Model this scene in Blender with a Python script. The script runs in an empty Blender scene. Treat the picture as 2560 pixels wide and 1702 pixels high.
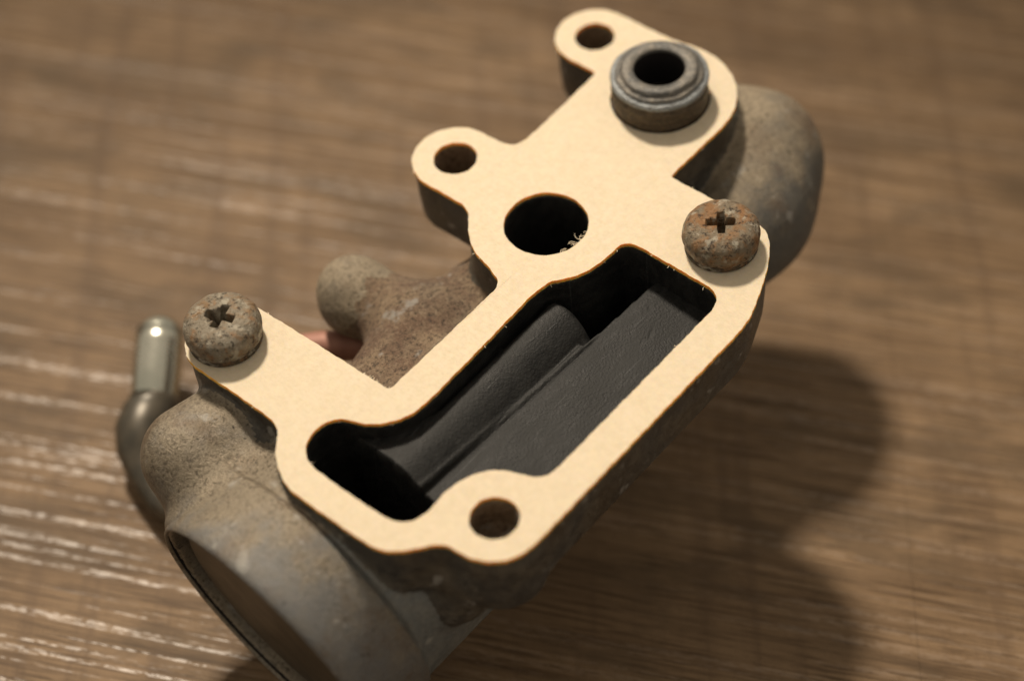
import bpy, bmesh, math, random
import numpy as np
from mathutils import Vector, Matrix
from mathutils.geometry import tessellate_polygon

S = 0.001                                   # all modelling numbers below are millimetres
scene = bpy.context.scene
C = scene.collection
R = math.radians

# ------------------------------------------------------------------ camera, light, exposure
CAM_H = 0.28967
ELEV = R(50)
cam_d = bpy.data.cameras.new('camera')
cam = bpy.data.objects.new('camera', cam_d); C.objects.link(cam)
cam.location = (0, 0, CAM_H); cam.rotation_euler = (R(90) - ELEV, 0, 0)
cam_d.sensor_width = 23.6; cam_d.lens = 23.6 / 2 / math.tan(R(13.3))
cam_d.clip_start = 0.01; cam_d.clip_end = 20
cam_d.dof.use_dof = True; cam_d.dof.focus_distance = 0.3185; cam_d.dof.aperture_fstop = 5.2
scene.camera = cam

world = bpy.data.worlds.new('World'); scene.world = world; world.use_nodes = True
bg = world.node_tree.nodes['Background']
bg.inputs[0].default_value = (1.0, 0.87, 0.70, 1); bg.inputs[1].default_value = 0.54

def lamp(name, loc, target, power, radius, col):
    d = bpy.data.lights.new(name, 'SPOT'); d.energy = power; d.shadow_soft_size = radius; d.color = col
    d.spot_size = R(25); d.spot_blend = 1.0
    o = bpy.data.objects.new(name, d); C.objects.link(o); o.location = loc
    o.rotation_euler = (Vector(target) - Vector(loc)).to_track_quat('-Z', 'Y').to_euler()
    return o
TGT = Vector((-0.01, 0.20, 0.03))
AZ, EL, DIST = R(23), R(54.5), 1.0           # lamp behind the part, a little to the left
LP = TGT + DIST * Vector((-math.sin(AZ) * math.cos(EL), math.cos(AZ) * math.cos(EL), math.sin(EL)))
lamp('desk_lamp_light', LP, TGT, 64, 0.055, (1.0, 0.86, 0.69))

scene.view_settings.view_transform = 'Standard'; scene.view_settings.look = 'None'
scene.view_settings.exposure = 0.0; scene.view_settings.gamma = 1.0
scene.view_settings.use_curve_mapping = False
scene.render.engine = 'CYCLES'

# ------------------------------------------------------------------ helpers
def tag(o, label=None, cat=None, group=None, kind=None):
    if label: o['label'] = label
    if cat: o['category'] = cat
    if group: o['group'] = group
    if kind: o['kind'] = kind
    return o

def obj(name, verts, faces, mat, parent=None, smooth=True, normals=None, sharp=None):
    me = bpy.data.meshes.new(name)
    me.from_pydata([tuple(v) for v in verts], [], [tuple(f) for f in faces]); me.update()
    for m in (mat if isinstance(mat, (list, tuple)) else [mat]): me.materials.append(m)
    if smooth: me.polygons.foreach_set('use_smooth', [True] * len(me.polygons))
    if normals is not None: me.normals_split_custom_set_from_vertices([tuple(n) for n in normals])
    o = bpy.data.objects.new(name, me); C.objects.link(o)
    if parent: o.parent = parent
    if sharp:
        bm = bmesh.new(); bm.from_mesh(me)
        for e in bm.edges:
            if len(e.link_faces) == 2 and e.calc_face_angle(0) > sharp: e.smooth = False
        bm.to_mesh(me); bm.free()
    return o

def np_obj(name, V, Q, mat, parent, N=None):
    me = bpy.data.meshes.new(name)
    me.vertices.add(len(V)); me.vertices.foreach_set('co', np.ascontiguousarray(V, dtype=np.float32).ravel())
    me.loops.add(len(Q) * 4); me.loops.foreach_set('vertex_index', np.ascontiguousarray(Q, dtype=np.int32).ravel())
    me.polygons.add(len(Q)); me.polygons.foreach_set('loop_start', np.arange(0, len(Q) * 4, 4, dtype=np.int32))
    me.polygons.foreach_set('use_smooth', np.ones(len(Q), dtype=bool))
    me.update(calc_edges=True); me.validate()
    me.materials.append(mat)
    if N is not None: me.normals_split_custom_set_from_vertices(N.tolist())
    o = bpy.data.objects.new(name, me); C.objects.link(o); o.parent = parent
    return o

def surface_nets(f, org, h):
    nx, ny, nz = f.shape
    sg = f < 0
    cnt = np.zeros((nx-1, ny-1, nz-1), np.int8)
    offs = [(i, j, k) for i in (0, 1) for j in (0, 1) for k in (0, 1)]
    for i, j, k in offs: cnt += sg[i:nx-1+i, j:ny-1+j, k:nz-1+k]
    act = (cnt > 0) & (cnt < 8)
    I = np.argwhere(act)
    idx = -np.ones(act.shape, np.int64); idx[act] = np.arange(len(I))
    cv = {o: f[I[:, 0]+o[0], I[:, 1]+o[1], I[:, 2]+o[2]].astype(np.float64) for o in offs}
    P = np.zeros((len(I), 3)); W = np.zeros(len(I))
    for a in offs:
        for ax in range(3):
            if a[ax]: continue
            b = list(a); b[ax] = 1; b = tuple(b)
            fa, fb = cv[a], cv[b]; m = (fa < 0) != (fb < 0)
            t = np.where(m, fa / np.where(m, fa - fb, 1), 0)
            p = np.tile(np.array(a, float), (len(I), 1)); p[:, ax] += t
            P += p * m[:, None]; W += m
    P /= W[:, None]
    G = np.stack([sum((1 if o[ax] else -1) * cv[o] for o in offs) for ax in range(3)], 1)
    G /= np.linalg.norm(G, axis=1)[:, None] + 1e-12
    V = np.array(org) + (I + P) * h
    quads = []
    for ax in range(3):
        sl0 = [slice(None)] * 3; sl1 = [slice(None)] * 3
        sl0[ax] = slice(0, -1); sl1[ax] = slice(1, None)
        ch = sg[tuple(sl0)] != sg[tuple(sl1)]
        e = np.argwhere(ch); s = sg[tuple(sl0)][ch]
        u, v = (ax + 1) % 3, (ax + 2) % 3
        ok = (e[:, u] > 0) & (e[:, v] > 0) & (e[:, u] < f.shape[u]-1) & (e[:, v] < f.shape[v]-1)
        e, s = e[ok], s[ok]
        def cell(du, dv):
            q = e.copy(); q[:, u] -= du; q[:, v] -= dv
            return idx[q[:, 0], q[:, 1], q[:, 2]]
        q = np.stack([cell(1, 1), cell(0, 1), cell(0, 0), cell(1, 0)], 1)
        q[~s] = q[~s][:, ::-1]
        quads.append(q)
    return V, np.concatenate(quads), G

def smin(a, b, k): 
    h = np.clip(0.5 + 0.5 * (b - a) / k, 0, 1)
    return b + (a - b) * h - k * h * (1 - h)
def smax(a, b, k): return -smin(-a, -b, k)
def capsule(x, y, z, a, b, ra, rb=None):
    rb = ra if rb is None else rb
    a = np.array(a, float); d = np.array(b, float) - a; L = (d * d).sum() + 1e-9
    t = np.clip(((x-a[0])*d[0] + (y-a[1])*d[1] + (z-a[2])*d[2]) / L, 0, 1)
    return np.sqrt((x-a[0]-t*d[0])**2 + (y-a[1]-t*d[1])**2 + (z-a[2]-t*d[2])**2) - (ra + (rb-ra)*t)
def cylz(x, y, z, cx, cy, r, z0, z1, rd=0.8):
    dx = np.hypot(x-cx, y-cy) - r + rd; dz = np.abs(z-(z0+z1)/2) - (z1-z0)/2 + rd
    return np.minimum(np.maximum(dx, dz), 0) + np.hypot(np.maximum(dx, 0), np.maximum(dz, 0)) - rd
def rbox(x, y, z, lo, hi, rd):
    q = [np.abs(c-(l+h)/2) - (h-l)/2 + rd for c, l, h in zip((x, y, z), lo, hi)]
    return np.minimum(np.maximum(np.maximum(q[0], q[1]), q[2]), 0) + np.sqrt(sum(np.maximum(c, 0)**2 for c in q)) - rd

def arc(cx, cy, r, a0, a1, n=14):
    return [(cx + r*math.cos(R(a0+(a1-a0)*i/n)), cy + r*math.sin(R(a0+(a1-a0)*i/n))) for i in range(n+1)]
def smooth_loop(pts, step=0.35, sig=0.55):
    p = np.array(pts, float); q = np.vstack([p, p[:1]]); L = np.r_[0, np.cumsum(np.hypot(*np.diff(q, axis=0).T))]
    n = int(L[-1] / step); s = np.linspace(0, L[-1], n, endpoint=False)
    r = np.stack([np.interp(s, L, q[:, 0]), np.interp(s, L, q[:, 1])], 1)
    w = int(4 * sig / step) + 1; k = np.exp(-0.5 * (np.arange(-w, w+1) * step / sig)**2); k /= k.sum()
    return sum(k[i+w] * np.roll(r, -i, axis=0) for i in range(-w, w+1))
def offset_loop(p, d):          # + = to the left of travel
    t = np.roll(p, -1, 0) - np.roll(p, 1, 0); t /= np.linalg.norm(t, axis=1)[:, None]
    return p + d * np.stack([-t[:, 1], t[:, 0]], 1)
def sd_poly(px, py, poly):
    x = px.ravel(); y = py.ravel(); d = np.full(x.shape, 1e9); ins = np.zeros(x.shape, bool)
    for i in range(len(poly)):
        ax, ay = poly[i]; bx, by = poly[(i+1) % len(poly)]
        ex, ey = bx-ax, by-ay; wx, wy = x-ax, y-ay
        t = np.clip((wx*ex + wy*ey) / (ex*ex + ey*ey + 1e-12), 0, 1)
        d = np.minimum(d, (wx-ex*t)**2 + (wy-ey*t)**2)
        c = ((ay > y) != (by > y))
        if c.any():
            xi = ax + (y-ay) * ex / (ey if ey else 1e-12); ins ^= c & (x < xi)
    d = np.sqrt(d); d[ins] *= -1
    return d.reshape(px.shape)

def lathe(prof, n=64):
    V, Fc = [], []
    for r, z in prof:
        for i in range(n):
            a = 2*math.pi*i/n; V.append((r*math.cos(a), r*math.sin(a), z))
    for j in range(len(prof)-1):
        for i in range(n):
            Fc.append((j*n+i, j*n+(i+1) % n, (j+1)*n+(i+1) % n, (j+1)*n+i))
    return V, Fc
def tube_mesh(path, rad, n=8):
    V, Fc = [], []; P = [Vector(p) for p in path]
    for i, p in enumerate(P):
        t = (P[min(i+1, len(P)-1)] - P[max(i-1, 0)]).normalized()
        s = t.orthogonal().normalized() if i == 0 else (s - t*s.dot(t)).normalized()
        b = t.cross(s); r = rad[i] if isinstance(rad, (list, tuple)) else rad
        for k in range(n):
            a = 2*math.pi*k/n; V.append(p + r*(math.cos(a)*s + math.sin(a)*b))
    for i in range(len(P)-1):
        for k in range(n): Fc.append((i*n+k, i*n+(k+1) % n, (i+1)*n+(k+1) % n, (i+1)*n+k))
    Fc.append(tuple(range(n-1, -1, -1))); Fc.append(tuple(range((len(P)-1)*n, len(P)*n)))
    return V, Fc
def mm(V): return [(v[0]*S, v[1]*S, v[2]*S) for v in V]

# ------------------------------------------------------------------ materials
class Mat:
    def __init__(s, name):
        s.m = bpy.data.materials.new(name); s.m.use_nodes = True; s.t = s.m.node_tree
        s.b = s.t.nodes['Principled BSDF']; s.co = s.t.nodes.new('ShaderNodeTexCoord').outputs['Object']
    def n(s, kind, **kw):
        nd = s.t.nodes.new(kind)
        for k, v in kw.items(): setattr(nd, k, v)
        return nd
    def link(s, a, b): s.t.links.new(a, b)
    def put(s, sock, v):
        if hasattr(v, 'is_output'): s.link(v, sock)
        elif isinstance(v, (tuple, list)) and len(v) == 3 and sock.type == 'RGBA': sock.default_value = (*v, 1)
        else: sock.default_value = v
    def mapping(s, rot=(0, 0, 0), scale=(1, 1, 1), loc=(0, 0, 0)):
        m = s.n('ShaderNodeMapping'); s.link(s.co, m.inputs[0]); m.inputs['Rotation'].default_value = rot
        m.inputs['Scale'].default_value = scale; m.inputs['Location'].default_value = loc; return m.outputs[0]
    def noise(s, scale, detail=4, rough=0.55, vec=None, dist=0.0, lac=2.0):
        nd = s.n('ShaderNodeTexNoise'); s.link(vec or s.co, nd.inputs['Vector'])
        nd.inputs['Scale'].default_value = scale; nd.inputs['Detail'].default_value = detail
        nd.inputs['Roughness'].default_value = rough; nd.inputs['Distortion'].default_value = dist
        nd.inputs['Lacunarity'].default_value = lac; return nd.outputs['Fac']
    def ramp(s, fac, lo, hi, a=0.0, b=1.0):
        nd = s.n('ShaderNodeMapRange'); nd.interpolation_type = 'SMOOTHSTEP'
        s.link(fac, nd.inputs[0]); nd.inputs[1].default_value = lo; nd.inputs[2].default_value = hi
        nd.inputs[3].default_value = a; nd.inputs[4].default_value = b; return nd.outputs[0]
    def mix(s, fac, a, b, mode='MIX'):
        nd = s.n('ShaderNodeMix', data_type='RGBA', blend_type=mode)
        s.put(nd.inputs[0], fac); s.put(nd.inputs[6], a); s.put(nd.inputs[7], b); return nd.outputs[2]
    def math(s, op, a, b=0.0):
        nd = s.n('ShaderNodeMath', operation=op); s.put(nd.inputs[0], a); s.put(nd.inputs[1], b); return nd.outputs[0]
    def bump(s, height, dist, strength=1.0, prev=None):
        nd = s.n('ShaderNodeBump'); s.link(height, nd.inputs['Height']); nd.inputs['Distance'].default_value = dist
        nd.inputs['Strength'].default_value = strength
        if prev: s.link(prev, nd.inputs['Normal'])
        return nd.outputs[0]
    def out(s, col, rough, metal=0.0, nrm=None, spec=0.5):
        s.put(s.b.inputs['Base Color'], col); s.put(s.b.inputs['Roughness'], rough); s.put(s.b.inputs['Metallic'], metal)
        s.put(s.b.inputs['Specular IOR Level'], spec)
        if nrm: s.link(nrm, s.b.inputs['Normal'])
        return s.m

def casting_mat(name, grey, dust, brown, cov, brown_cov, rough=0.7, metal=0.15, grain=1.0, spk=0.5, dust_shade=None, even=0.18):
    m = Mat(name)
    big = m.noise(130, 5, 0.62); mid = m.noise(520, 4, 0.65); fine = m.noise(1500, 5, 0.75); st = m.noise(70, 6, 0.7, m.mapping(loc=(3, 1, 2)))
    cf = m.ramp(big, 0.62 - cov * 0.5, 0.92 - cov * 0.5)
    if dust_shade:                                                   # dirt settled towards the flange, the mouth rubbed clean; on the elbow painted shade
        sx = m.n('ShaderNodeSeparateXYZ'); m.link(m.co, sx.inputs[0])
        along = m.math('ADD', m.math('ADD', m.math('MULTIPLY', sx.outputs[0], dust_shade[3]), m.math('MULTIPLY', sx.outputs[1], dust_shade[2])), m.math('MULTIPLY', m.math('SUBTRACT', m.noise(210, 5, 0.65), 0.5), 0.03))
        cf = m.math('MULTIPLY', m.ramp(along, dust_shade[0], dust_shade[1], 0.12, 1.0), m.ramp(big, 0.25, 0.55, 0.35, 1))
    c = m.mix(cf, grey, dust)
    c = m.mix(m.ramp(st, 0.66 - brown_cov * 0.4, 0.86 - brown_cov * 0.4, 0, 0.85), c, brown)
    c = m.mix(m.ramp(mid, 0.35, 0.68, 0.0, 0.55), c, m.mix(0.4, c, (0.22, 0.195, 0.15)), 'MIX')
    gm = m.ramp(m.noise(105, 5, 0.6, m.mapping(loc=(1, 6, 4))), 0.40, 0.62, even, 1.0)
    if dust_shade: gm = m.math('MULTIPLY', gm, cf)
    micro = m.noise(3600, 3, 0.7)
    c = m.mix(m.math('MULTIPLY', gm, m.ramp(fine, 0.36, 0.50, spk, 0.0)), c, (0.030, 0.021, 0.013)); c = m.mix(m.math('MULTIPLY', gm, m.ramp(fine, 0.54, 0.70, 0.0, spk * 0.7)), c, m.mix(0.55, c, (0.42, 0.36, 0.27)))
    c = m.mix(m.ramp(micro, 0.35, 0.65, 0.45, 0.0), c, m.mix(0.6, c, (0.02, 0.016, 0.012)))
    c = m.mix(m.ramp(m.noise(240, 4, 0.6, m.mapping(loc=(8, 2, 5))), 0.60, 0.70, 0, 0.6), c, (0.29, 0.28, 0.255))
    pit = m.ramp(m.noise(900, 2, 0.5, m.mapping(loc=(7, 7, 7))), 0.30, 0.24, 0, 0.9)
    c = m.mix(pit, c, (0.02, 0.015, 0.01))
    b = m.bump(micro, 0.00016 * grain, 0.9); b = m.bump(fine, 0.00028 * grain, 0.8, b)
    return m.out(c, m.ramp(mid, 0.3, 0.7, rough - 0.12, min(1, rough + 0.12)), metal, b, 0.4)

M = {}
M['dusty'] = casting_mat('dusty_shaded_cast_aluminium', (0.068, 0.069, 0.068), (0.275, 0.225, 0.155), (0.12, 0.075, 0.043), 0.72, 0.38, 0.6, 0.2, 1.2, 0.85, (-0.013, -0.001, 1.0, 0.0), 0.65)  # elbow's right side kept dark grey: its shade painted into the colour
M['brown'] = casting_mat('brown_dusted_cast_aluminium', (0.13, 0.10, 0.07), (0.215, 0.15, 0.092), (0.10, 0.052, 0.03), 0.75, 0.62, 0.85, 0.0, 1.5, 0.95, None, 0.85)
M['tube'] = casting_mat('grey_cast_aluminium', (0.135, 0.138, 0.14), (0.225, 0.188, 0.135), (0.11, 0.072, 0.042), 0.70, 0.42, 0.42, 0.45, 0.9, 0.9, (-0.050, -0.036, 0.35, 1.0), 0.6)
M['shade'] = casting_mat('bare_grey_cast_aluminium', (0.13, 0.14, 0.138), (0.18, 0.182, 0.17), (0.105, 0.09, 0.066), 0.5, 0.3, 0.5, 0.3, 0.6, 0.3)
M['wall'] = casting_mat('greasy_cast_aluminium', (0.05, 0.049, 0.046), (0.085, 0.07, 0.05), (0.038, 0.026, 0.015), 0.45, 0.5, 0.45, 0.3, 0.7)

m = Mat('oil_darkened_aluminium')
fine = m.noise(2600, 3, 0.6); mid = m.noise(420, 6, 0.68, m.mapping(rot=(0, 0, R(12)), scale=(0.55, 1.4, 1)), 0.6); wr = m.noise(700, 5, 0.7, m.mapping(scale=(0.5, 1.0, 1)), 0.3)
c = m.mix(m.ramp(mid, 0.35, 0.7), (0.0075, 0.008, 0.008), (0.019, 0.0195, 0.019))
c = m.mix(m.ramp(fine, 0.62, 0.75, 0, 0.35), c, (0.05, 0.05, 0.047))
scr = m.noise(1.0, 2, 0.5, m.mapping(rot=(0, 0, 0), scale=(90, 2600, 1), loc=(2, 2, 0)), 0.3)
c = m.mix(m.ramp(scr, 0.66, 0.74, 0, 0.5), c, (0.075, 0.078, 0.08))
c = m.mix(m.ramp(wr, 0.36, 0.30, 0, 0.8), c, (0.004, 0.004, 0.004))
nb = m.bump(fine, 0.00018, 0.8)
M['pocket'] = m.out(c, m.ramp(mid, 0.3, 0.7, 0.5, 0.68), 0.0, nb, 0.22)

m = Mat('pale_gasket_paper')
n1 = m.noise(900, 6, 0.75); n2 = m.noise(2600, 3, 0.7, m.mapping(scale=(1, 0.35, 1), rot=(0, 0, R(20)))); n3 = m.noise(28, 3, 0.5)
c = m.mix(m.ramp(n1, 0.3, 0.7), (0.50, 0.428, 0.312), (0.565, 0.488, 0.368))
c = m.mix(m.ramp(n2, 0.55, 0.8, 0, 0.45), c, (0.45, 0.37, 0.255))
c = m.mix(m.ramp(n3, 0.4, 0.75, 0, 0.25), c, (0.52, 0.45, 0.335))
sp = m.ramp(m.noise(330, 1, 0.3, m.mapping(loc=(5, 2, 1))), 0.19, 0.16, 0, 0.6)
c = m.mix(sp, c, (0.27, 0.19, 0.11))
for mm_ in (m,):
    m.b.subsurface_method = 'RANDOM_WALK'; m.b.inputs['Subsurface Weight'].default_value = 0.35
    m.b.inputs['Subsurface Radius'].default_value = (1.0, 0.55, 0.2); m.b.inputs['Subsurface Scale'].default_value = 0.0009
M['paper'] = m.out(c, 0.82, 0, m.bump(n2, 0.00006, 0.8, m.bump(n1, 0.00008, 0.7)), 0.25)
m = Mat('scorched_paper_edge')
M['edge'] = m.out(m.mix(m.ramp(m.noise(700, 4), 0.3, 0.7), (0.75, 0.40, 0.08), (0.60, 0.28, 0.05)), 0.9, 0, None, 0.2)
m.b.subsurface_method = 'RANDOM_WALK'; m.b.inputs['Subsurface Weight'].default_value = 0.9
m.b.inputs['Subsurface Radius'].default_value = (1.0, 0.5, 0.12); m.b.inputs['Subsurface Scale'].default_value = 0.0012
m = Mat('paper_fibre'); M['fibre'] = m.out((0.75, 0.66, 0.50), 0.9, 0, None, 0.2)

def rusty(name, zinc, rust, cov, off):
    m = Mat(name); v = m.mapping(loc=off)
    a = m.noise(330, 6, 0.72, v, 0.4); b = m.noise(1100, 6, 0.8, v); d = m.noise(620, 4, 0.6, m.mapping(loc=(off[1], 4, off[0])))
    c = m.mix(m.ramp(a, 0.68 - cov * 0.4, 0.86 - cov * 0.4), zinc, rust)
    c = m.mix(m.ramp(d, 0.52, 0.72, 0, 0.85), c, (0.19, 0.10, 0.04))
    c = m.mix(m.ramp(d, 0.46, 0.34, 0, 0.85), c, (0.29, 0.265, 0.21)); c = m.mix(m.ramp(b, 0.56, 0.72, 0, 0.6), c, (0.34, 0.27, 0.18))
    c = m.mix(m.ramp(b, 0.48, 0.38, 0, 0.9), c, (0.022, 0.013, 0.008))
    nb = m.bump(b, 0.0003, 1.0); nb = m.bump(a, 0.0007, 0.8, nb)
    return m.out(c, m.ramp(b, 0.35, 0.65, 0.75, 0.4), 0.35, nb, 0.5)
M['rust_a'] = rusty('rusty_zinc_screw', (0.175, 0.15, 0.11), (0.18, 0.108, 0.05), 0.45, (1, 2, 3))
M['rust_b'] = rusty('rust_brown_screw', (0.15, 0.12, 0.08), (0.185, 0.092, 0.033), 0.58, (4, 9, 1))
M['washer'] = rusty('dirty_washer_steel', (0.05, 0.04, 0.025), (0.07, 0.042, 0.02), 0.5, (2, 5, 8))

m = Mat('worn_steel_bushing')
a = m.noise(420, 6, 0.7, m.mapping(scale=(1, 1, 1.6))); b = m.noise(1600, 4, 0.7, m.mapping(scale=(1, 1, 2.5)))
sx = m.n('ShaderNodeSeparateXYZ'); m.link(m.co, sx.inputs[0])
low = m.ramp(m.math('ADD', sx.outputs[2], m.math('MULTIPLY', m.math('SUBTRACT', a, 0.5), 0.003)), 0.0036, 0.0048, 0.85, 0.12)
c = m.mix(m.ramp(a, 0.35, 0.68), (0.07, 0.073, 0.073), (0.165, 0.152, 0.13))
ring = m.math('MULTIPLY', m.ramp(sx.outputs[2], 0.0041, 0.0044), m.ramp(sx.outputs[2], 0.0056, 0.0053))
c = m.mix(m.math('MULTIPLY', ring, m.ramp(b, 0.35, 0.6, 0.35, 1)), c, (0.26, 0.285, 0.30))
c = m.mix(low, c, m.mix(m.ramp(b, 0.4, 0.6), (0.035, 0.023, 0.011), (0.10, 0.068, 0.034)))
c = m.mix(m.ramp(b, 0.42, 0.30, 0, 0.8), c, (0.03, 0.022, 0.015))
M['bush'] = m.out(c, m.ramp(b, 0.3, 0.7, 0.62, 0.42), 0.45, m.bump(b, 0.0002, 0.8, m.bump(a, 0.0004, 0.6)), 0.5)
m = Mat('plated_steel'); a = m.noise(90, 4)
M['plated'] = m.out(m.mix(m.ramp(a, 0.3, 0.7), (0.40, 0.41, 0.35), (0.50, 0.49, 0.42)), m.ramp(a, 0.3, 0.7, 0.18, 0.30), 0.95)
m = Mat('dull_plated_collar'); M['collar'] = m.out(m.mix(m.ramp(m.noise(300), 0.3, 0.7), (0.04, 0.036, 0.027), (0.075, 0.063, 0.045)), 0.4, 0.4)
m = Mat('copper_pipe'); M['copper'] = m.out(m.mix(m.ramp(m.noise(300), 0.3, 0.7), (0.22, 0.10, 0.07), (0.29, 0.14, 0.10)), 0.6, 0.2)
m = Mat('browned_brass_plate'); a = m.noise(260, 5, 0.6)
M['plate'] = m.out(m.mix(m.ramp(a, 0.3, 0.7), (0.055, 0.043, 0.028), (0.085, 0.065, 0.042)), 0.5, 0.3, m.bump(a, 0.0002, 0.4))
m = Mat('flat_black'); M['black'] = m.out((0.012, 0.010, 0.010), 0.8, 0, None, 0.2)  # plain black: painted shade in the mouth gap, also lines the bushing bore

m = Mat('dark_wood_laminate')
G = R(-12.5)
def grain(along, across, detail=5, rough=0.6, dist=0.2, loc=(0, 0, 0)):
    ro = m.mapping(rot=(0, 0, -G)); mp = m.n('ShaderNodeMapping'); m.link(ro, mp.inputs[0])
    mp.inputs['Scale'].default_value = (along, across, 1); mp.inputs['Location'].default_value = loc
    return m.noise(1.0, detail, rough, mp.outputs[0], dist)
broad = grain(16, 60, 4, 0.55); gr = grain(24, 430, 6, 0.62, 0.5); fn = grain(60, 1500, 4, 0.65)
blot = grain(34, 75, 5, 0.6, 0.4, (3, 5, 0)); line = grain(11, 600, 5, 0.6, 0.4, (7, 1, 0)); dash = grain(420, 1500, 4, 0.7)
saw = m.noise(1.0, 3, 0.6, m.mapping(rot=(0, 0, R(4)), scale=(190, 9, 1)))
c = m.mix(m.ramp(broad, 0.3, 0.7), (0.130, 0.085, 0.049), (0.188, 0.126, 0.074))
c = m.mix(m.ramp(gr, 0.50, 0.34, 0, 0.42), c, (0.062, 0.038, 0.021))
c = m.mix(m.ramp(fn, 0.52, 0.38, 0, 0.65), c, (0.040, 0.024, 0.013))
c = m.mix(m.ramp(blot, 0.47, 0.68, 0, 0.65), c, (0.068, 0.048, 0.030))
c = m.mix(m.ramp(saw, 0.47, 0.70, 0, 0.5), c, (0.085, 0.055, 0.034))
c = m.mix(m.ramp(m.noise(1900, 2, 0.6), 0.45, 0.25, 0, 0.4), c, (0.05, 0.03, 0.02))
glint = m.math('MULTIPLY', m.ramp(line, 0.51, 0.62), m.ramp(dash, 0.40, 0.58))
c = m.mix(m.math('MULTIPLY', glint, 0.2), c, (0.31, 0.23, 0.165))  # glint streaks are partly painted into the base colour
nb = m.bump(fn, 0.00010, 0.6); nb = m.bump(gr, 0.00022, 0.5, nb)
M['wood'] = m.out(c, m.ramp(glint, 0.0, 0.8, 0.50, 0.33), 0, nb, m.ramp(glint, 0.0, 0.8, 0.07, 0.26))

# ------------------------------------------------------------------ the table
def table():
    root = bpy.data.objects.new('table_top', None); C.objects.link(root)
    tag(root, 'brown wood-grain table top under the casting', 'table', kind='structure')
    T, gap = 0.03, 0.00001
    for x0, x1 in ((-0.75, 0.0665 - gap), (0.0665 + gap, 0.75)):
        bm = bmesh.new(); bmesh.ops.create_cube(bm, size=1)
        for v in bm.verts: v.co = Vector(((x0+x1)/2 + v.co.x * (x1-x0), v.co.y * 1.3 + 0.35, v.co.z * T - T / 2))
        bmesh.ops.bevel(bm, geom=bm.edges[:], offset=0.00007, segments=2, affect='EDGES')
        for v in bm.verts: v.co.x += (v.co.y - 0.25) * 0.045
        me = bpy.data.meshes.new('plank'); bm.to_mesh(me); bm.free(); me.materials.append(M['wood'])
        o = bpy.data.objects.new('plank', me); C.objects.link(o); o.parent = root
table()

# ------------------------------------------------------------------ frame of the part: X along the long edge, Y across, Z out of the gasket
LEAN, TURN, HG = R(7), R(44.5), 240.0
nC = Vector((-math.cos(ELEV)*math.sin(LEAN), math.cos(ELEV)*math.cos(LEAN), math.sin(ELEV)))
uC = Vector((math.cos(LEAN), math.sin(LEAN), 0)); vC = nC.cross(uC)
XC = uC*math.cos(TURN) + vC*math.sin(TURN); YC = nC.cross(XC)
OC = Vector((0, 0, -HG / nC.z)) * S
camM = Matrix.Translation(cam.location) @ cam.rotation_euler.to_matrix().to_4x4()
FRAME = camM @ Matrix(((XC.x, YC.x, nC.x, OC.x), (XC.y, YC.y, nC.y, OC.y), (XC.z, YC.z, nC.z, OC.z), (0, 0, 0, 1)))

def thing(name, label, cat, at=(0, 0, 0), rotz=0.0, group=None):
    o = bpy.data.objects.new(name, None); C.objects.link(o); o.empty_display_size = 0.01
    o.matrix_world = FRAME @ Matrix.Translation(Vector(at) * S) @ Matrix.Rotation(rotz, 4, 'Z')
    return tag(o, label, cat, group)

# outline of the sealing face
H1, H2, H3, BIG = (-25.3, -18.2), (23.0, 31.0), (57.35, 30.65), (20.7, 10.7)
BUSH, SL, SR = (52.2, 13.2), (-24.8, 34.1), (32.5, -13.4)
outer = (arc(57.4, 30.7, 6.4, 180, 0, 20) + [(63.85, 22)] + arc(52.5, 13.9, 12.35, 18, -88, 24) + [(46, 1.6), (39.3, 1.6), (39.3, -6), (39.3, -15.0), (38.6, -17.2), (37.0, -18.9), (32.7, -21.5), (26.2, -24.1), (23.8, -24.8), (21.1, -25.2), (0, -25.2), (-22, -25.2)]
         + arc(-25.3, -18.2, 6.95, -95, -178, 12) + [(-32.4, -16.0), (-33.2, -14.6), (-34.5, -13.5), (-36.4, -12.1), (-37.8, -10.4), (-38.6, -8.6), (-38.8, -6.5), (-38.8, 0), (-38.7, 7.2), (-38.0, 9.6), (-36.8, 11.8), (-35.1, 13.8), (-33.2, 15.3), (-31.9, 16.5), (-31.3, 18.2), (-31.1, 25)]
         + arc(-24.4, 33.6, 6.7, 178, 2, 24) + [(-17.6, 25), (-17.5, 8.2), (-5, 8.2), (6.2, 8.2), (7.8, 9.0)]
         + arc(20.7, 10.7, 11.7, 172, 124, 10) + [(15.5, 21.6), (16.4, 23.5), (16.4, 27)] + arc(23.0, 31.1, 6.65, 180, 0, 20)
         + [(29.65, 28.0), (30.0, 26.0), (31.0, 24.9), (32.8, 24.5), (40, 24.6), (51.0, 25.0), (51.0, 28)])
inner = ([(24.3, -1.1), (25.0, -1.9), (25.3, -3.4), (25.2, -8), (25.05, -16.6), (24.65, -18.3), (23.6, -19.3), (21.8, -19.75), (10, -19.75), (-13.6, -19.75), (-15.6, -19.4), (-16.7, -18.5)] + arc(-25.3, -18.2, 8.0, 12, 82, 12)
         + [(-26.5, -9.9), (-29.8, -10.3), (-31.9, -9.9), (-33.4, -8.7), (-34.2, -6.8), (-34.3, 0), (-34.1, 7.1), (-33.6, 9.1), (-32.6, 10.6), (-31.2, 11.6), (-28.5, 12.0), (-26.3, 11.4), (-25.1, 10.0), (-24.3, 7.5), (-22.8, 5.3), (-20.8, 3.7), (-18.2, 2.7), (-15.4, 2.5), (-4, 2.8), (8.0, 3.3)]
         + arc(20.7, 10.7, 11.65, 222, 270, 10) + [(22.5, -1.0)])
outer = smooth_loop(outer); inner = smooth_loop(inner, sig=0.6)      # outer and inner both run clockwise

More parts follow.
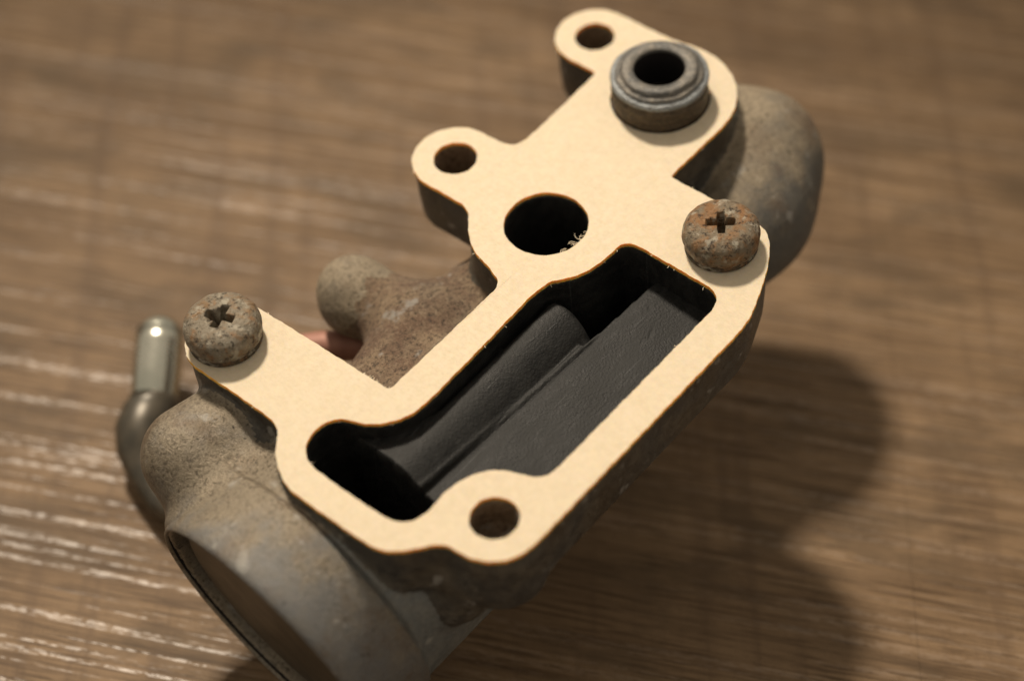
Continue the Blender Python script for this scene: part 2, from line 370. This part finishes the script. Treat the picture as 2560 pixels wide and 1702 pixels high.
# ------------------------------------------------------------------ the casting, carved as one solid on a grid
def build_casting():
    h = 0.5
    lo = np.array([-56., -34., -56.]); hi = np.array([84., 50., 2.])
    gx, gy, gz = [np.arange(lo[i], hi[i], h) for i in range(3)]
    x = gx[:, None, None]; y = gy[None, :, None]; z = gz[None, None, :]
    x2, y2 = np.meshgrid(gx, gy, indexing='ij')
    flo2 = sd_poly(x2, y2, offset_loop(outer, -0.25)); poc2 = sd_poly(x2, y2, inner)
    a = np.array([math.cos(R(6.9))*math.cos(R(-3.7)), math.cos(R(6.9))*math.sin(R(-3.7)), math.sin(R(6.9))])
    mo = np.array([-49.3, 7.4, -24.6])
    def P(x, y, z, f2, p2):
        d = {}
        zt = -10.8 - 0.0 * x
        q1 = f2 + 0.5 + np.clip((-6 - z), 0, 6) * 0.06; q2 = np.abs(z + 5.8) - 5.0 + 0.5
        d['flange'] = np.minimum(np.maximum(q1, q2), 0) + np.hypot(np.maximum(q1, 0), np.maximum(q2, 0)) - 0.5
        t = (x-mo[0])*a[0] + (y-mo[1])*a[1] + (z-mo[2])*a[2]
        rr = np.sqrt(np.maximum((x-mo[0])**2 + (y-mo[1])**2 + (z-mo[2])**2 - t*t, 0))
        st = np.clip((t - 11.6) / 0.9, 0, 1); sh = np.clip((t - 27) / 9, 0, 1); sh = sh*sh*(3-2*sh)
        rad = 21.5 - 0.9*st - 6.2*sh
        lip = 0.6
        e1, e2 = rr - rad + lip, np.abs(t - 24.8) - 24 + lip
        d['inlet_tube'] = np.minimum(np.maximum(e1, e2), 0) + np.hypot(np.maximum(e1, 0), np.maximum(e2, 0)) - lip
        core = smin(capsule(x, y, z, (-28, 5.5, -23.5), (18, 6, -22.5), 15.2), cylz(x, y, z, *BIG, 11.5, -30, -1, 3), 4)
        core = smin(core, rbox(x, y, z, (-34, -18, -21), (27, 9, -6), 4), 4)
        core = smin(core, cylz(x, y, z, *H1, 6.6, -14, -2, 2), 3)
        d['lower_housing'] = core
        el = capsule(x, y, z, (60.0, 10, -14.5), (62.2, 2.4, -15.2), 9.7, 10.0)
        el = smin(el, capsule(x, y, z, (62.2, 2.4, -15.2), (53, -3.2, -18), 10.2, 9.4), 5)
        el = smin(el, capsule(x, y, z, (53, -3.2, -18), (36, -2, -21), 8.8, 9.5), 5)
        el = smin(el, capsule(x, y, z, (59.8, -0.3, -16.6), (57, -2, -17), 9.8, 9.5), 3)
        el = smin(el, cylz(x, y, z, 52.4, 13.9, 11.4, -24, -2, 3), 2.5)
        d['outlet_elbow'] = el
        sb = capsule(x, y, z, (-38.4, 30.2, -10.9), (-26, 27.5, -11.5), 7.7, 8.0)
        d['side_boss'] = smin(sb, capsule(x, y, z, (-35.5, 29, -14), (-30, 22, -28), 7.4, 9.0), 3)
        kn = capsule(x, y, z, (1, 35.2, -14), (0.5, 34.5, -15), 5.6)
        kn = smin(kn, capsule(x, y, z, (1.5, 34, -15.2), (3, 20, -15.5), 5.2, 7.2), 3)
        kn = smin(kn, capsule(x, y, z, (0, 15, -17), (12, 19, -15), 7.0, 6.0), 4)
        kn = smin(kn, capsule(x, y, z, (-13.5, 16.5, -16.0), (2, 21, -16.0), 8.0, 7.0), 4)
        d['lever_boss'] = kn
        return d, t, rr
    d, t, rr = P(x, y, z, flo2[:, :, None], poc2[:, :, None])
    f = smin(d['lower_housing'], d['inlet_tube'], 3.5); f = smin(f, d['side_boss'], 7); f = smin(f, d['outlet_elbow'], 4)
    f = smin(f, d['lever_boss'], 3.5); f = smin(f, d['flange'], 1.4)
    f = np.maximum(f, z + 0.8)                                    # machined sealing face
    # pocket: floor height over the plan
    def pocket_floor(x, y):
        ys = -4.5 - (x + 20) * 0.05
        floor = -6.0 - 0.9 * np.clip((-8 - y) / 12, 0, 1) + 0.10*np.sin(x*0.37+1)*np.sin(y*0.5)
        flare = np.clip((-13 - x) / 9, 0, 1)**2 * 7.5
        cr = 0.6; yy = y - cr
        up = np.maximum(0, yy - 0.8 - flare)
        ridge = -3.2 - (np.maximum(-yy, 0) / 5.4)**2 * 3.0 - up**2 * 0.9 - np.clip(yy, 0, 9)**2 * 0.012
        xr = 11.0 - np.maximum(0, yy)**2 * 0.12 - np.maximum(0, -yy)**2 * 0.03
        ridge = ridge - np.clip(x - xr, 0, 9)**2 * 0.9
        ridge = np.maximum(ridge, -20)
        fl = np.where(y < ys, floor, np.maximum(ridge, np.where(x > 9, floor - 9.0*np.clip(y - ys - 0.2, 0, 1.6), floor - 0.15)))
        bead = 0.38 * np.exp(-((y - ys - 0.35) / 0.45)**2) - 0.30 * np.exp(-((y - ys + 0.35) / 0.18)**2)
        fl = fl + bead * np.clip((12.0 - x) / 2, 0, 1)
        wx = -25.0 + 0.055 * (y - 1)
        return np.where(x < wx, np.maximum(-33, fl - (wx - x)**0.9 * 14 if np.isscalar(x) else fl - np.maximum(wx - x, 0) * 14), fl)
    fl = pocket_floor(x2, y2) - 0.9
    carve = np.maximum(poc2[:, :, None], (fl[:, :, None] - z) * 0.55)
    f = smax(f, -carve, 0.25)
    for (cx, cy), r, zb in ((H1, 3.3, -5.5), (H2, 3.35, -7.0), (H3, 3.1, -6.5), (BIG, 6.35, -26), (BUSH, 3.8, -22)):
        f = np.maximum(f, -np.maximum(np.hypot(x-cx, y-cy) - r, zb - z))
    f = np.maximum(f, -np.maximum(rr - 20.3, t - 8.0))           # mouth of the inlet tube
    V, Q, N = surface_nets(f.astype(np.float32), lo, h)
    cen = V[Q].mean(1)
    f2 = sd_poly(cen[:, 0], cen[:, 1], offset_loop(outer, -0.25)); p2 = sd_poly(cen[:, 0], cen[:, 1], inner)
    dd, t, rr = P(cen[:, 0], cen[:, 1], cen[:, 2], f2, p2)
    names = ['flange', 'inlet_tube', 'lower_housing', 'outlet_elbow', 'side_boss', 'lever_boss']
    lab = np.argmin(np.stack([np.abs(dd[k]) - (0.4 if k == 'flange' else 0) for k in names]), 0)
    hole = np.zeros(len(cen), bool)
    for (cx, cy), r in ((H1, 3.3), (H2, 3.35), (H3, 3.1), (BIG, 6.35), (BUSH, 3.8)): hole |= (np.hypot(cen[:, 0]-cx, cen[:, 1]-cy) < r + 0.4)
    lab[(cen[:, 2] > -1.1)] = 0
    lab[(p2 < 0.45) & (cen[:, 2] > -36.5) & (cen[:, 2] < -1.0)] = 6
    lab[np.isin(lab, (1, 2)) & (cen[:, 1] > 5) & (cen[:, 0] > -19)] = 5
    lab[(lab == 5) & (cen[:, 1] + 1.2*np.sin(cen[:, 0]*1.1)*np.sin(cen[:, 2]*0.9) > 30.5)] = 13
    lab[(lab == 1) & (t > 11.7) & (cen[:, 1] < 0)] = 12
    names += ['pocket', 'bolt_hole', 'bolt_hole', 'bolt_hole', 'bore', 'bore', 'tube_body', 'lever_knob']
    for i, ((cx, cy), rad) in enumerate(((H1, 3.3), (H2, 3.35), (H3, 3.1), (BIG, 6.35), (BUSH, 3.8))):
        lab[(np.hypot(cen[:, 0]-cx, cen[:, 1]-cy) < rad + 0.3) & (cen[:, 2] < -1.0) & (cen[:, 2] > -27)] = 7 + i
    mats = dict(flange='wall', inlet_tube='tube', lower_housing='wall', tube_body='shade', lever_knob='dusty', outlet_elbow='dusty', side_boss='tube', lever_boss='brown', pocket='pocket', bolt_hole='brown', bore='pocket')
    root = thing('throttle_casting', 'dirty grey aluminium carburettor casting with pipe stubs lying on the table', 'engine part', (0, 0, 0))
    V = V * S
    parts = {}
    for i, nm in enumerate(names):
        q = Q[lab == i]
        if not len(q): continue
        us, inv = np.unique(q, return_inverse=True)
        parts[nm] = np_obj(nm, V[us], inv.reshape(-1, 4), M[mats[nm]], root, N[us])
    hx, hy = np.meshgrid(np.arange(-36, 27, 0.2), np.arange(-21.5, 14, 0.2), indexing='ij')
    hz = pocket_floor(hx, hy); keep = sd_poly(hx, hy, inner) < 0.35
    rg = np.random.default_rng(4)                               # a few gouges in the floor
    for gx_, gy_, gl, ga in ((17, -12, 1.2, 0.5), (20.5, -9, 0.6, 0.9)):
        uu = (hx-gx_)*math.cos(ga) + (hy-gy_)*math.sin(ga); vv = -(hx-gx_)*math.sin(ga) + (hy-gy_)*math.cos(ga) + 0.12*np.sin(uu*1.7)
        hz = hz - 0.09*np.exp(-(vv/0.2)**2 - (uu/gl)**4)
    n0, n1 = hx.shape; ii = np.arange(n0*n1).reshape(n0, n1)
    q = np.stack([ii[:-1, :-1], ii[1:, :-1], ii[1:, 1:], ii[:-1, 1:]], -1).reshape(-1, 4); q = q[keep.ravel()[q].all(1)]
    us, inv = np.unique(q, return_inverse=True)
    Vh = np.stack([hx.ravel(), hy.ravel(), hz.ravel()], 1)[us] * S
    np_obj('pocket_floor', Vh, inv.reshape(-1, 4), M['pocket'], parts['pocket'])
    parts['pocket']['label'] = 'dark oily pocket with a rounded ridge'
    parts['outlet_elbow']['label'] = 'dusty pale pipe elbow at the far right'
    # crisp turned lip of the mouth
    # throttle plate set back inside the mouth, with the dark gap round it
    ax = Vector(a); s = Vector((0, 0, 1)).cross(ax).normalized(); q = ax.cross(s)
    B = Matrix(((s.x, q.x, ax.x), (s.y, q.y, ax.y), (s.z, q.z, ax.z)))
    prof = [(0.01, 0.0), (9, 0.05), (17.9, 0.1), (18.5, 0.3), (18.7, 0.8), (18.5, 1.6), (0.01, 1.7)]
    Vp, Fp = lathe(prof, 96)
    Vp = [tuple((B @ Vector(v) + Vector(mo) + ax * 2.0) * S) for v in Vp]
    obj('throttle_plate', Vp, [f[::-1] for f in Fp], M['plate'], parts['inlet_tube'])
    Vp, Fp = lathe([(20.84, -2.7), (20.7, 0.9), (12, 0.95), (0.01, 1.0)], 96)
    Vp = [tuple((B @ Vector(v) + Vector(mo) + ax * 3.2) * S) for v in Vp]
    obj('gap_shade_liner', Vp, Fp, M['black'], parts['inlet_tube'])  # black liner added: the gap's shade is put into its colour
    Vp, Fp = lathe([(20.86, 0.45), (20.95, 0.05), (21.1, -0.05), (21.35, 0.1), (21.62, 0.7), (21.75, 1.6), (21.7, 3.0), (21.45, 4.6)], 128)
    Vp = [tuple((B @ Vector(v) + Vector(mo)) * S) for v in Vp]
    obj('lip', Vp, Fp, M['tube'], parts['inlet_tube'])
    # pressed-in steel bushing
    b = [(4.05, 6.0), (4.05, 6.4), (4.2, 6.6), (5.6, 6.68), (6.0, 6.5), (6.1, 6.05), (6.25, 5.85), (6.75, 5.85), (6.95, 5.65), (6.95, 5.35), (7.4, 5.3), (7.75, 5.05), (7.8, 4.5), (7.5, 4.2), (7.25, 4.0), (7.4, 3.5), (7.6, 3.2), (7.62, 2.5), (7.5, 2.25), (7.62, 1.95), (7.66, 1.2), (7.55, 0.9), (7.66, 0.6), (7.6, -0.7), (6.6, -0.75)]
    Vb, Fb = lathe(b, 96)
    random.seed(5); sd = [random.uniform(0, 6.28) for _ in range(6)]
    Vb2 = []
    for vx, vy, vz in Vb:
        an = math.atan2(vy, vx); r = math.hypot(vx, vy)
        if r > 5: r += 0.07*math.sin(3*an+sd[0]+vz) + 0.05*math.sin(7*an+sd[1]+2*vz) + 0.03*math.sin(17*an+sd[2]+5*vz)
        vz2 = vz + (0.08*math.sin(2*an+sd[3]) + 0.05*math.sin(9*an+sd[4]) if vz > 5.5 and r > 5.2 else 0)
        Vb2.append(((BUSH[0] + r*math.cos(an)) * S, (BUSH[1] + r*math.sin(an)) * S, vz2 * S))
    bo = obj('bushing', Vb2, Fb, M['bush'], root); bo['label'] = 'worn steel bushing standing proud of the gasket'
    me = bo.data                                                 # texture space at the bushing's own base
    for v in me.vertices: v.co -= Vector((BUSH[0]*S, BUSH[1]*S, 0))
    bo.location = (BUSH[0]*S, BUSH[1]*S, 0)
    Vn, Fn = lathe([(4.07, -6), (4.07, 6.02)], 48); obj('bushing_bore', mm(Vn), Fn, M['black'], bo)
    # plated hose nipple at the left and its collar
    p0, p1 = Vector((-22.4, 63.2, -38)), Vector((-12.1, 70.9, -33.2)); dr = (p1 - p0).normalized()
    path = [p0 - dr*2] + [p0 + (p1-p0)*k/6 for k in range(6)]; rad = [3.9]*2 + [4.05]*5
    e = p1 - dr*3.7
    for k in range(9):
        an = R(90*k/8); path.append(e + dr*4.05*math.sin(an)); rad.append(max(0.05, 4.05*math.cos(an)))
    Vn, Fn = tube_mesh(path, rad, 32); ni = obj('hose_nipple', mm(Vn), Fn, M['plated'], root)
    ni['label'] = 'shiny plated steel nipple with a domed end'
    cp = [p0 + dr*0.3, p0 - dr*0.2, p0 - dr*1.5, Vector((-26.0, 61.2, -38.3)), Vector((-28.6, 59.6, -38.3)), Vector((-31.2, 57.5, -39.5)), Vector((-33.5, 54.2, -40.6)), Vector((-35.6, 48.5, -41)), Vector((-35, 40, -40)), Vector((-30, 30, -34))]
    cr_ = [0.05, 4.1, 4.15, 4.5, 4.7, 4.1, 3.0, 2.6, 3.0, 4]
    Vn, Fn = tube_mesh(cp, cr_, 28); obj('nipple_collar', mm(Vn), Fn, M['collar'], root)
    Vn, Fn = tube_mesh([Vector((-10.5, 41, -22)), Vector((-9, 39.5, -22)), Vector((-6, 36.8, -22)), Vector((0, 30, -22.5)), Vector((2, 24, -24))], 2.5, 18)
    obj('copper_pipe', mm(Vn), Fn, M['copper'], root)
    return root
casting = build_casting()

# ------------------------------------------------------------------ the paper gasket
def build_gasket():
    root = thing('paper_gasket', 'new pale tan paper gasket lying on top of the casting', 'gasket', (0, 0, -0.78))
    loops = [offset_loop(outer, 0.12), inner.copy()]
    for (cx, cy), r in ((H1, 3.5), (H2, 3.45), (H3, 3.25), (BIG, 6.45), (BUSH, 7.95)):
        loops.append(np.array(arc(cx, cy, r, 0, -360, 72)[:-1]))
    rng = random.Random(3)
    for L in loops:                                              # a cut edge is never perfectly clean
        ph = [rng.uniform(0, 6.28) for _ in range(3)]; k = np.arange(len(L))
        w = 0.03*np.sin(k*0.9+ph[0]) + 0.03*np.sin(k*0.37+ph[1]) + 0.02*np.sin(k*2.1+ph[2])
        L += (offset_loop(L, 1.0) - L) * w[:, None]
    T = 0.72
    def w_at(p): return 0.05*math.sin(p[0]*0.13+1)*math.sin(p[1]*0.17) 
    tess = tessellate_polygon([[Vector((p[0], p[1], 0)) for p in L] for L in loops])
    pts = np.vstack(loops); n = len(pts)
    V = [(p[0]*S, p[1]*S, (T + w_at(p))*S) for p in pts] + [(p[0]*S, p[1]*S, 0) for p in pts]
    # separate rows of vertices for the cut edge so that its shading stays crisp
    V += V[:]
    Fc = []
    for t in tess:
        a, b, c = t
        if (pts[b][0]-pts[a][0])*(pts[c][1]-pts[a][1]) - (pts[b][1]-pts[a][1])*(pts[c][0]-pts[a][0]) < 0: a, b, c = a, c, b
        Fc.append((a, b, c)); Fc.append((n+c, n+b, n+a))
    Fe = []; s = 0
    def area(L): return 0.5*np.sum(L[:, 0]*np.roll(L[:, 1], -1) - np.roll(L[:, 0], -1)*L[:, 1])
    for li, L in enumerate(loops):
        m_ = len(L); cw = area(L) < 0
        for i in range(m_):
            i0, i1 = s+i, s+(i+1) % m_
            q = (i0, i1, n+i1, n+i0)
            if (li == 0) != cw: q = q[::-1]
            Fe.append(q)
        s += m_
    me = bpy.data.meshes.new('paper_gasket'); me.from_pydata(V[:2*n], [], Fc + Fe); me.update()
    me.materials.append(M['paper']); me.materials.append(M['edge'])
    me.polygons.foreach_set('material_index', [0]*len(Fc) + [1]*len(Fe))
    dummy = root; root = bpy.data.objects.new('paper_gasket', me); C.objects.link(root); root.matrix_world = dummy.matrix_world
    for k in ('label', 'category'): root[k] = dummy[k]
    bpy.data.objects.remove(dummy); root.name = 'paper_gasket'
    # torn fibres along the cut
    Vf, Ff = [], []
    def fibre(x, y, z, ang, ln, curl, up):
        path = []; px, py, pz = x, y, z
        for k in range(7):
            path.append((px, py, pz)); px += ln/6*math.cos(ang); py += ln/6*math.sin(ang); pz += ln/6*up; ang += curl + rng.uniform(-0.6, 0.6)
        v, f = tube_mesh(path, [0.032]*5 + [0.025, 0.012], 4); b = len(Vf)
        Vf.extend(v); Ff.extend([tuple(i+b for i in q) for q in f])
    for k in range(9):
        a0 = R(-82 + rng.gauss(0, 9)); fibre(BIG[0]+6.4*math.cos(a0), BIG[1]+6.4*math.sin(a0), rng.uniform(0.3, 0.7), a0+math.pi+rng.uniform(-0.9, 0.9), rng.uniform(0.7, 2.0), rng.uniform(-.3, .3), rng.uniform(-.1, .3))
    for k in range(3):
        a0 = R(-117 + rng.gauss(0, 3)); fibre(BIG[0]+6.4*math.cos(a0), BIG[1]+6.4*math.sin(a0), 0.5, a0+math.pi+rng.uniform(-0.8, 0.8), rng.uniform(0.6, 1.5), rng.uniform(-.5, .5), 0.1)
    for k in range(46):
        L = loops[0] if k < 26 else loops[1]; i = rng.randrange(len(L)); p = L[i]; t = L[(i+1) % len(L)] - p
        an = math.atan2(t[1], t[0]) + (math.pi/2 if k < 26 else -math.pi/2)
        fibre(p[0], p[1], rng.uniform(0.1, 0.7), an + rng.uniform(-1, 1), rng.uniform(0.25, 0.8), rng.uniform(-.4, .4), rng.uniform(-.3, .3))
    for k in range(16):                                          # frayed corner beside the long arm
        fibre(-17.45 + rng.uniform(-.1, .1), rng.uniform(8.6, 13.5), rng.uniform(0.2, 0.7), rng.uniform(-1, 1), rng.uniform(0.3, 0.8), rng.uniform(-.5, .5), rng.uniform(-.2, .3))
    fo = obj('paper_fibres', mm(Vf), Ff, M['fibre'], root, smooth=False); tag(fo, kind='stuff')
build_gasket()

# ------------------------------------------------------------------ the two screws
def build_screw(name, label, at, mat, rot, seed, damage):
    root = thing(name, label, 'screw', (at[0], at[1], -0.02), 0.0, 'rusty screws holding the gasket')
    h = 0.13
    g = np.arange(-6.8, 6.8, h); gz = np.arange(0.4, 6.4, h)
    x = g[:, None, None]; y = g[None, :, None]; z = gz[None, None, :]
    rng = np.random.default_rng(seed); ph = rng.uniform(0, 6.28, 8)
    wob = 0.06*np.sin(1.1*x+ph[0])*np.sin(1.3*y+ph[1]) + 0.05*np.sin(2.3*x+ph[2]+z)*np.sin(2.0*y+ph[3]) + 0.03*np.sin(4.4*x+ph[4])*np.sin(4.1*y+ph[5]+z*3)
    r = np.sqrt(x*x + y*y)
    side = 5.75 - 0.11*np.clip(2.9 - z, 0, 3)**1.6
    q1 = r - side + 2.2; q2 = np.abs(z - 2.65) - 2.65 + 2.2
    body = np.minimum(np.maximum(q1, q2), 0) + np.hypot(np.maximum(q1, 0), np.maximum(q2, 0)) - 2.2
    flat = np.maximum(r - side, np.maximum(z - 3.0, 1.0 - z)); body = smin(body, flat, 0.2)
    body = np.maximum(body, 1.0 - z) + wob*0.7
    c, s = math.cos(rot), math.sin(rot); u = x*c + y*s; v = -x*s + y*c
    dep = np.clip((z - 2.2) / 3.0, 0, 1)
    w1, l1 = 0.36 + 0.26*dep, 1.15 + 1.05*dep
    arm = lambda u, v, lw, ww: np.maximum(np.abs(u) - l1*lw, np.abs(v) - w1*ww)
    cross = np.minimum(arm(u, v, 1, 1), arm(v, u, 1.0, 1.05))
    if damage:
        u2 = u*math.cos(0.75) + v*math.sin(0.75); v2 = -u*math.sin(0.75) + v*math.cos(0.75)
        cross = np.minimum(cross, np.maximum(np.maximum(np.abs(u2) - 1.5*dep, np.abs(v2) - 0.9*dep), -u2 - 0.4))
        u3 = u*math.cos(2.2) + v*math.sin(2.2); v3 = -u*math.sin(2.2) + v*math.cos(2.2)
        cross = np.minimum(cross, np.maximum(np.maximum(np.abs(u3) - 1.9*dep, np.abs(v3) - 0.5*dep), -u3))
        cross = smin(cross, r - 0.8*dep, 0.2)
    else:
        cross = smin(cross, r - 0.75*dep, 0.3)
    cross = np.maximum(cross + wob*1.2, 2.2 - z)
    f = smax(body, -cross, 0.12)
    V, Q, N = surface_nets(f.astype(np.float32), (g[0], g[0], gz[0]), h)
    np_obj('screw_head', V*S, Q, mat, root)
    # split spring washer
    Vw, Fw = [], []; n = 90; sec = [(3.3, 0.05), (5.35, 0.05), (5.5, 0.2), (5.5, 0.75), (5.35, 0.9), (3.3, 0.9)]
    for i in range(n+1):
        an = R(8) + R(346)*i/n + seed; lift = 0.16*i/n
        for (rr, zz) in sec: Vw.append((rr*math.cos(an)*S, rr*math.sin(an)*S, (zz + lift)*S))
    k = len(sec)
    for i in range(n):
        for j in range(k): Fw.append((i*k+j, (i+1)*k+j, (i+1)*k+(j+1) % k, i*k+(j+1) % k))
    Fw.append(tuple(range(k-1, -1, -1))); Fw.append(tuple(range(n*k, n*k+k)))
    obj('spring_washer', Vw, Fw, M['washer'], root, sharp=R(35))
    Vs, Fs = lathe([(0.01, 1.5), (2.9, 1.5), (2.9, -9), (2.4, -9.8), (0.01, -9.8)], 24)
    obj('shank', mm(Vs), [q[::-1] for q in Fs], M['washer'], root)
build_screw('pan_head_screw', 'grey-brown corroded screw with a star-shaped worn recess at the left tab', SL, M['rust_a'], R(20), 2, True)
build_screw('pan_head_screw', 'orange-rusted cross-head screw at the right corner of the gasket', SR, M['rust_b'], R(38), 6, False)
